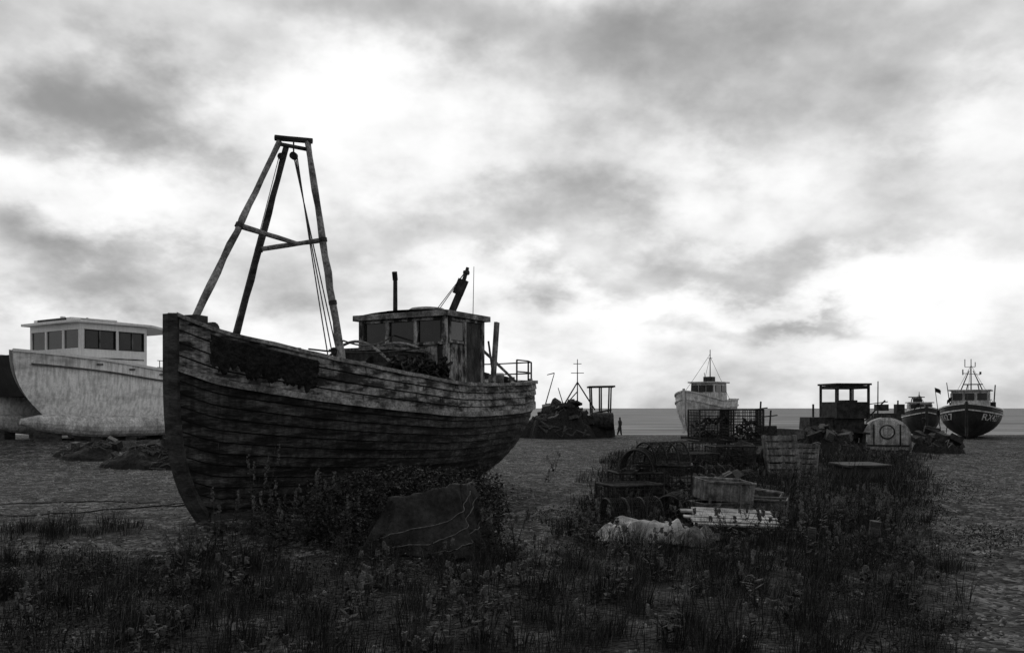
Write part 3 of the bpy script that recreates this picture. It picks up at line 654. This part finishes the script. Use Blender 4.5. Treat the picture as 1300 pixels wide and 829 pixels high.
# ------------------------------------------------------------------ covered winch: cloth draped over a boxy machine
g=G()
def tarp(a,c):
    th=a*2*math.pi; ex=.52
    ct,st_=math.cos(th),math.sin(th)
    sx=math.copysign(abs(ct)**ex,ct); sy_=math.copysign(abs(st_)**ex,st_)
    cs=.5
    topz=.68+.10*sx*min(1,c/cs)+.05*fb(sx*1.5,sy_*1.5,1)
    if c<cs:
        r=c/cs*.80; z=topz+.05*fb(sx*r*3,sy_*r*3,9)-.07*math.sin(min(1,c/cs)*math.pi)*(.5+.5*math.sin(th*2+1))
    else:
        k=(c-cs)/(1-cs)
        fold=(.11*math.sin(th*6+1.3+.6*k)+.07*math.sin(th*11+.5+fb(th,2)*3)+.04*math.sin(th*21+2))*k**.7
        r=.80+.34*k**1.3+fold+.05*(1-(1-k)**3)
        hem=.03+.07*fb(sx*3,sy_*3,7)
        z=topz*(1-k**.92)+hem*k
        z+=.02*fb(sx*5,sy_*5,k*3)
    return (sx*r*.62,sy_*r*.48,max(z,-.03)+.010*fb(sx*r*13,sy_*r*13,c*6))
g.grid(tarp,240,80,0)
def onT(a,c,o=.02): q=Vector(tarp(a,c)); return q+Vector((q.x,q.y,0)).normalized()*o+Vector((0,0,o*.6))
for (a0,c0,a1,c1) in((.99,.60,.72,.95),(1.0,.75,.76,.98),(.97,.54,.68,.86)):
    g.tube([onT((a0+(a1-a0)*i/30)%1,c0+(c1-c0)*i/30) for i in range(31)],.005,5,1)
g.cyl((-.1,-.1,.3),(1,.2,0),.2,.6,16,2); g.box((.1,0,.15),(.7,.5,.25),2)
g.build('tarpaulin_covered_winch',[M_tarp,M_lrope,M_rust],loc=(-.95,9.75,0),rz=-.12,smooth=True)
# ------------------------------------------------------------------ vegetation
def leaf_mesh(name,P,size,m,flat=.6):
    n=len(P); d=rng.normal(size=(n,3)); d[:,2]*=flat; d/=np.linalg.norm(d,axis=1)[:,None]
    e=np.cross(d,rng.normal(size=(n,3))); e/=np.linalg.norm(e,axis=1)[:,None]
    s=(size*(.5+rng.random(n)))[:,None]
    v=np.stack([P-d*s,P+e*s*.45,P+d*s*1.1,P-e*s*.45],1).reshape(-1,3)
    f=np.arange(4*n).reshape(n,4)
    me=bpy.data.meshes.new(name); me.from_pydata(v.tolist(),[],f.tolist()); me.materials.append(m)
    o=bpy.data.objects.new(name,me); COL.objects.link(o); return o
def blobpts(c,r,n):
    p=rng.normal(size=(n,3)); p/=np.linalg.norm(p,axis=1)[:,None]; p*=(.55+.5*rng.random(n))[:,None]
    k=1+.35*wob(p[:,0]*4+c[0]*3,p[:,1]*4+p[:,2]*5); p*=k[:,None]
    q=p*np.array(r)+np.array(c); return q[q[:,2]>.02]
P=np.concatenate([blobpts((-1.85,10.0,.42),(.6,.5,.42),4600),blobpts((-1.15,10.1,.74),(.75,.4,.18),4200),blobpts((-.35,10.1,.5),(.3,.35,.42),2200),blobpts((-2.5,10.3,.25),(.6,.5,.3),2400),blobpts((-1.5,9.6,.55),(.28,.35,.2),1800),blobpts((-.25,9.65,.4),(.18,.3,.4),1500),blobpts((-.95,9.75,.74),(.55,.35,.08),1800),blobpts((-1.6,9.3,.12),(.4,.25,.18),900),blobpts((-.2,9.2,.1),(.35,.2,.14),700)])
leaf_mesh('bramble_bush',P,.019,M_leaf)
P=np.concatenate([blobpts((U(.5,6),U(8.0,13),.06),(.5,.45,U(.10,.26)),650) for i in range(22)]+[blobpts((U(3.5,9),U(14,24),.1),(.8,.7,U(.15,.4)),500) for i in range(18)]+[blobpts((U(-5.5,-.5),U(7.0,9.2),.04),(.5,.4,U(.1,.22)),650) for i in range(18)]+[blobpts((U(-4,5),U(5.2,7.5),.03),(.4,.35,U(.06,.16)),600) for i in range(16)])
leaf_mesh('low_scrub',P,.014,M_leaf)
def tufts(name,nc,per,xr,yr,hr,wd,m=M_grass,rad=.09,lean=.6,minmask=.2):
    x=rng.uniform(*xr,nc); y=rng.uniform(*yr,nc); mk=gmask(x,y); keep=(rng.random(nc)<mk)&(mk>minmask)&(np.abs(x)<y*.66+1.2)
    keep&=~((np.abs(x-2.9)<.6)&(np.abs(y-11.35)<.45)); keep&=~(((x+.95)/.75)**2+((y-9.75)/.6)**2<1)
    x=x[keep];y=y[keep];mk=mk[keep]; hc=rng.uniform(hr[0],hr[1],len(x))*(.5+.9*np.clip(.5+wob(x*2.3+3,y*2.6),0,1))*(.55+.45*mk)
    n=len(x)*per; ox=np.repeat(x,per); oy=np.repeat(y,per); hh=np.repeat(hc,per)*rng.uniform(.35,1.1,n)
    a=rng.uniform(0,2*np.pi,n); rr=rad*np.sqrt(rng.random(n)); bx=ox+np.cos(a)*rr; by=oy+np.sin(a)*rr; bz=gz(bx,by)
    ln=hh*lean*rng.uniform(.1,1.3,n); dx=np.cos(a)*ln+.12*hh+rng.normal(0,.06,n)*hh; dy=np.sin(a)*ln
    b=rng.uniform(0,2*np.pi,n); wx=np.cos(b)*wd*rng.uniform(.5,1.3,n); wy=np.sin(b)*wd; z2=hh*np.sqrt(np.clip(1-(ln/hh)**2*.6,.2,1))
    v=np.stack([np.stack([bx-wx,by-wy,bz-.02],1),np.stack([bx+wx,by+wy,bz-.02],1),np.stack([bx+dx*.38+wx*.7,by+dy*.38+wy*.7,bz+z2*.65],1),np.stack([bx+dx*.38-wx*.7,by+dy*.38-wy*.7,bz+z2*.65],1),np.stack([bx+dx,by+dy,bz+z2],1)],1).reshape(-1,3)
    i=np.arange(n)*5; f=[(k,k+1,k+2,k+3) for k in i.tolist()]+[(k+3,k+2,k+4) for k in i.tolist()]
    me=bpy.data.meshes.new(name); me.from_pydata(v.tolist(),[],f); me.materials.append(m)
    o=bpy.data.objects.new(name,me); COL.objects.link(o); return o
tufts('grass',6500,24,(-8,8),(4.2,12.5),(.10,.36),.0026)
tufts('grass',6000,16,(0,17),(11,33),(.18,.52),.006,rad=.15)
tufts('dry_grass_stalks',1500,4,(-8,9),(4.6,13),(.25,.62),.0016,m=M_gpale,lean=.35)
tufts('dry_grass_stalks',1100,4,(0,16),(12,30),(.3,.65),.0035,m=M_gpale,lean=.3,rad=.15)
def weed_geo(g,x0,y0,h,n,r=.006):
    for k in range(n):
        ox,oy=x0+U(-.15,.15)*(n>1),y0+U(-.1,.1)*(n>1); lx,ly=U(-.16,.16),U(-.1,.1); hh=h*U(.6,1.05); z=gzf(ox,oy)
        pts=[Vector((ox+lx*(i/6)**1.5,oy+ly*(i/6)**1.5,z-.02+hh*i/6)) for i in range(7)]
        g.tube(pts,[r-.12*r*i for i in range(7)],5,0)
        for i in range(int(70*hh)+6):
            t=U(.03,1); p=pts[0].lerp(pts[-1],t); a=U(0,6.28); l=U(.04,.11)*(1.25-t); d=Vector((math.cos(a),math.sin(a),U(-.3,.8))).normalized(); sd=d.cross(Vector((0,0,1))).normalized()*l*.25
            g.add([p,p+d*l*.5+sd,p+d*l,p+d*l*.5-sd],[(0,1,2,3)],0)
        for i in range(18):
            p=pts[-1]+Vector((U(-.015,.015),U(-.015,.015),U(-.2,.05)*hh)); g.box(p,(.013,.013,.018),1,rz=U(0,1))
for (x,y,h,n) in((-3.05,10.6,1.1,4),(-2.75,10.2,.85,5),(-2.3,10.0,.9,6),(-3.35,10.1,.65,4),(-2.0,9.8,.75,5),(-1.75,9.5,.65,4),(-2.6,9.6,.7,5),(-.05,10.1,.5,3),(1.0,22,.6,3),(2.6,19,.7,3),(2.9,20,.8,4),(.75,18.5,.45,2),(1.2,9.2,.45,4),(3.6,10.4,.6,3),(-.1,9.3,.5,4)):
    g=G(); weed_geo(g,x,y,h,n,.007); g.build('tall_weed',[M_wleaf,M_gpale])
g=G()
for i in range(230):
    y=U(5.5,14) if i<160 else U(14,26); x=U(-.6*y,.5*y) if y<10 else U((y-10)*.15+.4,.46*y)
    if gmask(x,y)>.3 and not((x+.95)**2+(y-9.75)**2<.7): weed_geo(g,x,y,U(.2,.5) if i<160 else U(.3,.65),int(U(1,5)))
g.build('meadow_weeds',[M_wleaf,M_gpale])
# loose stones
n=26000; x=rng.uniform(-14,20,n); y=5.5+26*rng.random(n)**1.3; k=(gmask(x,y)<.5)&(np.abs(x)<y*.66+1); x=x[k];y=y[k];n=len(x)
z=gz(x,y); s=rng.uniform(.010,.032,n)*(1+.8*(rng.random(n)>.96)); ang=rng.uniform(0,6.28,n)
base=np.array([(1,0,0),(.5,.8,0),(-.5,.8,0),(-1,0,0),(-.5,-.8,0),(.5,-.8,0),(.5,0,.55),(-.25,.45,.6),(-.3,-.4,.55)])
V=base[None]*np.stack([s,s*rng.uniform(.6,1,n),s*rng.uniform(.7,1.2,n)],1)[:,None,:]
c,s_=np.cos(ang)[:,None],np.sin(ang)[:,None]
V=np.stack([V[:,:,0]*c-V[:,:,1]*s_+x[:,None],V[:,:,0]*s_+V[:,:,1]*c+y[:,None],V[:,:,2]+z[:,None]],2).reshape(-1,3)
bf=[(0,1,6),(1,7,6),(1,2,7),(2,3,7),(3,8,7),(3,4,8),(4,5,8),(5,6,8),(5,0,6),(6,7,8)]
F_=(np.array(bf)[None]+(np.arange(n)*9)[:,None,None]).reshape(-1,3)
me=bpy.data.meshes.new('beach_stones'); me.from_pydata(V.tolist(),[],F_.tolist()); me.materials.append(M_stone)
o=bpy.data.objects.new('beach_stones',me); COL.objects.link(o)
for (x0,y0,x1,y1) in((-9.5,14.2,-4.6,15.2),(-9,12.2,-4.8,14.4)):
    g=G(); pts=[]
    for i in range(31):
        a=i/30; xx=x0+(x1-x0)*a; yy=y0+(y1-y0)*a+.9*fb(a*3,x0,y0); pts.append((xx,yy,gzf(xx,yy)+.01))
    g.tube(pts,.012,6); g.build('mooring_rope',[M_rope],smooth=True)
# ------------------------------------------------------------------ sky
SE,SA=38,-14
wd=bpy.data.worlds.new("World"); sc.world=wd; wd.use_nodes=True; nt=wd.node_tree; L=nt.links
for n_ in list(nt.nodes): nt.nodes.remove(n_)
out=nn(nt,'ShaderNodeOutputWorld'); bg=nn(nt,'ShaderNodeBackground',Strength=.1); L.new(bg.outputs[0],out.inputs[0])
sky=nn(nt,'ShaderNodeTexSky',sky_type='NISHITA',sun_disc=False,sun_elevation=math.radians(SE),sun_rotation=math.radians(SA))
def mth(op,a,b=None,c=None,clamp=False):
    n_=nn(nt,'ShaderNodeMath',operation=op,use_clamp=clamp)
    for i,v_ in enumerate((a,b,c)):
        if v_ is None: continue
        if isinstance(v_,(int,float)): n_.inputs[i].default_value=v_
        else: L.new(v_,n_.inputs[i])
    return n_.outputs[0]
def vm(op,a,b=None,out_=0):
    n_=nn(nt,'ShaderNodeVectorMath',operation=op)
    for i,v_ in enumerate((a,b)):
        if v_ is None: continue
        if isinstance(v_,tuple): n_.inputs[i].default_value=v_
        else: L.new(v_,n_.inputs[i])
    return n_.outputs[out_]
def mrange(x,a,b,c,d,it='SMOOTHSTEP'):
    n_=nn(nt,'ShaderNodeMapRange',interpolation_type=it); L.new(x,n_.inputs[0])
    for i,v_ in enumerate((a,b,c,d)): n_.inputs[1+i].default_value=v_
    return n_.outputs[0]
tc=nn(nt,'ShaderNodeTexCoord'); D=tc.outputs['Generated']
sp=nn(nt,'ShaderNodeSeparateXYZ'); L.new(D,sp.inputs[0]); dx,dy,dzz=sp.outputs
az=mth('ARCTAN2',dx,dy); el=mth('ARCSINE',dzz)
cb=nn(nt,'ShaderNodeCombineXYZ'); L.new(az,cb.inputs[0]); L.new(el,cb.inputs[1]); AE=cb.outputs[0]
den=mth('ADD',mth('MAXIMUM',dzz,0.0),.55)
cd=nn(nt,'ShaderNodeCombineXYZ'); [L.new(den,cd.inputs[i]) for i in range(3)]
PL=vm('DIVIDE',D,cd.outputs[0])
w1=nn(nt,'ShaderNodeTexNoise',Scale=3.4,Detail=6,Roughness=.6); L.new(PL,w1.inputs['Vector'])
wv=vm('MULTIPLY',vm('SUBTRACT',w1.outputs['Color'],(.5,.5,.5)),(.46,.26,0))
W=vm('ADD',AE,wv)
f1=nn(nt,'ShaderNodeTexNoise',Scale=3.6,Detail=7,Roughness=.55); L.new(PL,f1.inputs['Vector'])
f2=nn(nt,'ShaderNodeTexNoise',Scale=11,Detail=4,Roughness=.5); L.new(PL,f2.inputs['Vector'])
V=mth('ADD',mth('MULTIPLY',mth('SUBTRACT',f1.outputs[0],.5),.75),.945)
V=mth('ADD',V,mth('MULTIPLY',mth('SUBTRACT',f2.outputs[0],.5),.30))
FPX=1100.
def ae(px,py):
    a=math.atan((px-650)/FPX); return a,math.atan((518-py)*math.cos(a)/FPX)
banks=[(125,115,165,85,-.36),(40,30,120,60,-.08),(520,22,300,75,-.30),(430,150,200,70,.05),(790,60,200,110,-.16),(1080,60,400,140,-.26),(1290,120,70,60,.12),
 (700,260,150,70,-.28),(520,310,200,50,-.14),(930,220,130,50,.08),(900,325,260,42,-.20),(1180,250,160,60,-.06),(90,235,220,45,.10),(100,335,180,58,-.26),(290,340,150,70,-.10),
 (1000,375,420,40,.10),(1010,412,150,24,-.20)]
for (px,py,rx,ry,am) in banks:
    a,e_=ae(px,py); d_=vm('MULTIPLY',vm('SUBTRACT',W,(a,e_,0)),(FPX/(rx*1.35),FPX/(ry*1.35),0)); ln=vm('LENGTH',d_,None,1)
    V=mth('ADD',V,mrange(ln,0,1,am,0))
V=mth('SUBTRACT',V,mrange(el,0,.09,.10,0))
V=mth('SMOOTH_MIN',V,1.0,.2); V=mth('SMOOTH_MAX',V,.54,.12)
lin=mth('POWER',V,2.2)
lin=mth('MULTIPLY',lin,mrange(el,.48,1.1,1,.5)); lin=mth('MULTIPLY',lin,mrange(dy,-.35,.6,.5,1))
bw=nn(nt,'ShaderNodeRGBToBW'); L.new(sky.outputs[0],bw.inputs[0])
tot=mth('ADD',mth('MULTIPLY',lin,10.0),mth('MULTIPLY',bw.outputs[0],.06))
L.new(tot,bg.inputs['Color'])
wd.cycles.sampling_method='MANUAL'; wd.cycles.sample_map_resolution=256
sd=bpy.data.lights.new('sun','SUN'); sd.energy=.7; sd.angle=math.radians(14); sd.color=(1,.99,.97)
so=bpy.data.objects.new('sun',sd); COL.objects.link(so)
e_,a_=math.radians(SE),math.radians(SA); dv=Vector((math.sin(a_)*math.cos(e_),math.cos(a_)*math.cos(e_),math.sin(e_)))
so.rotation_euler=(-dv).to_track_quat('-Z','Y').to_euler()
# camera
cam=bpy.data.cameras.new('camera'); co=bpy.data.objects.new('camera',cam); COL.objects.link(co); sc.camera=co
co.location=(0,0,1.6); co.rotation_euler=(math.pi/2,0,0); cam.sensor_width=36; cam.lens=36*1100/1300; cam.shift_y=103.5/1300; cam.clip_end=20000; cam.clip_start=.1
sc.view_settings.view_transform='Standard'; sc.view_settings.look='None'; sc.view_settings.exposure=0
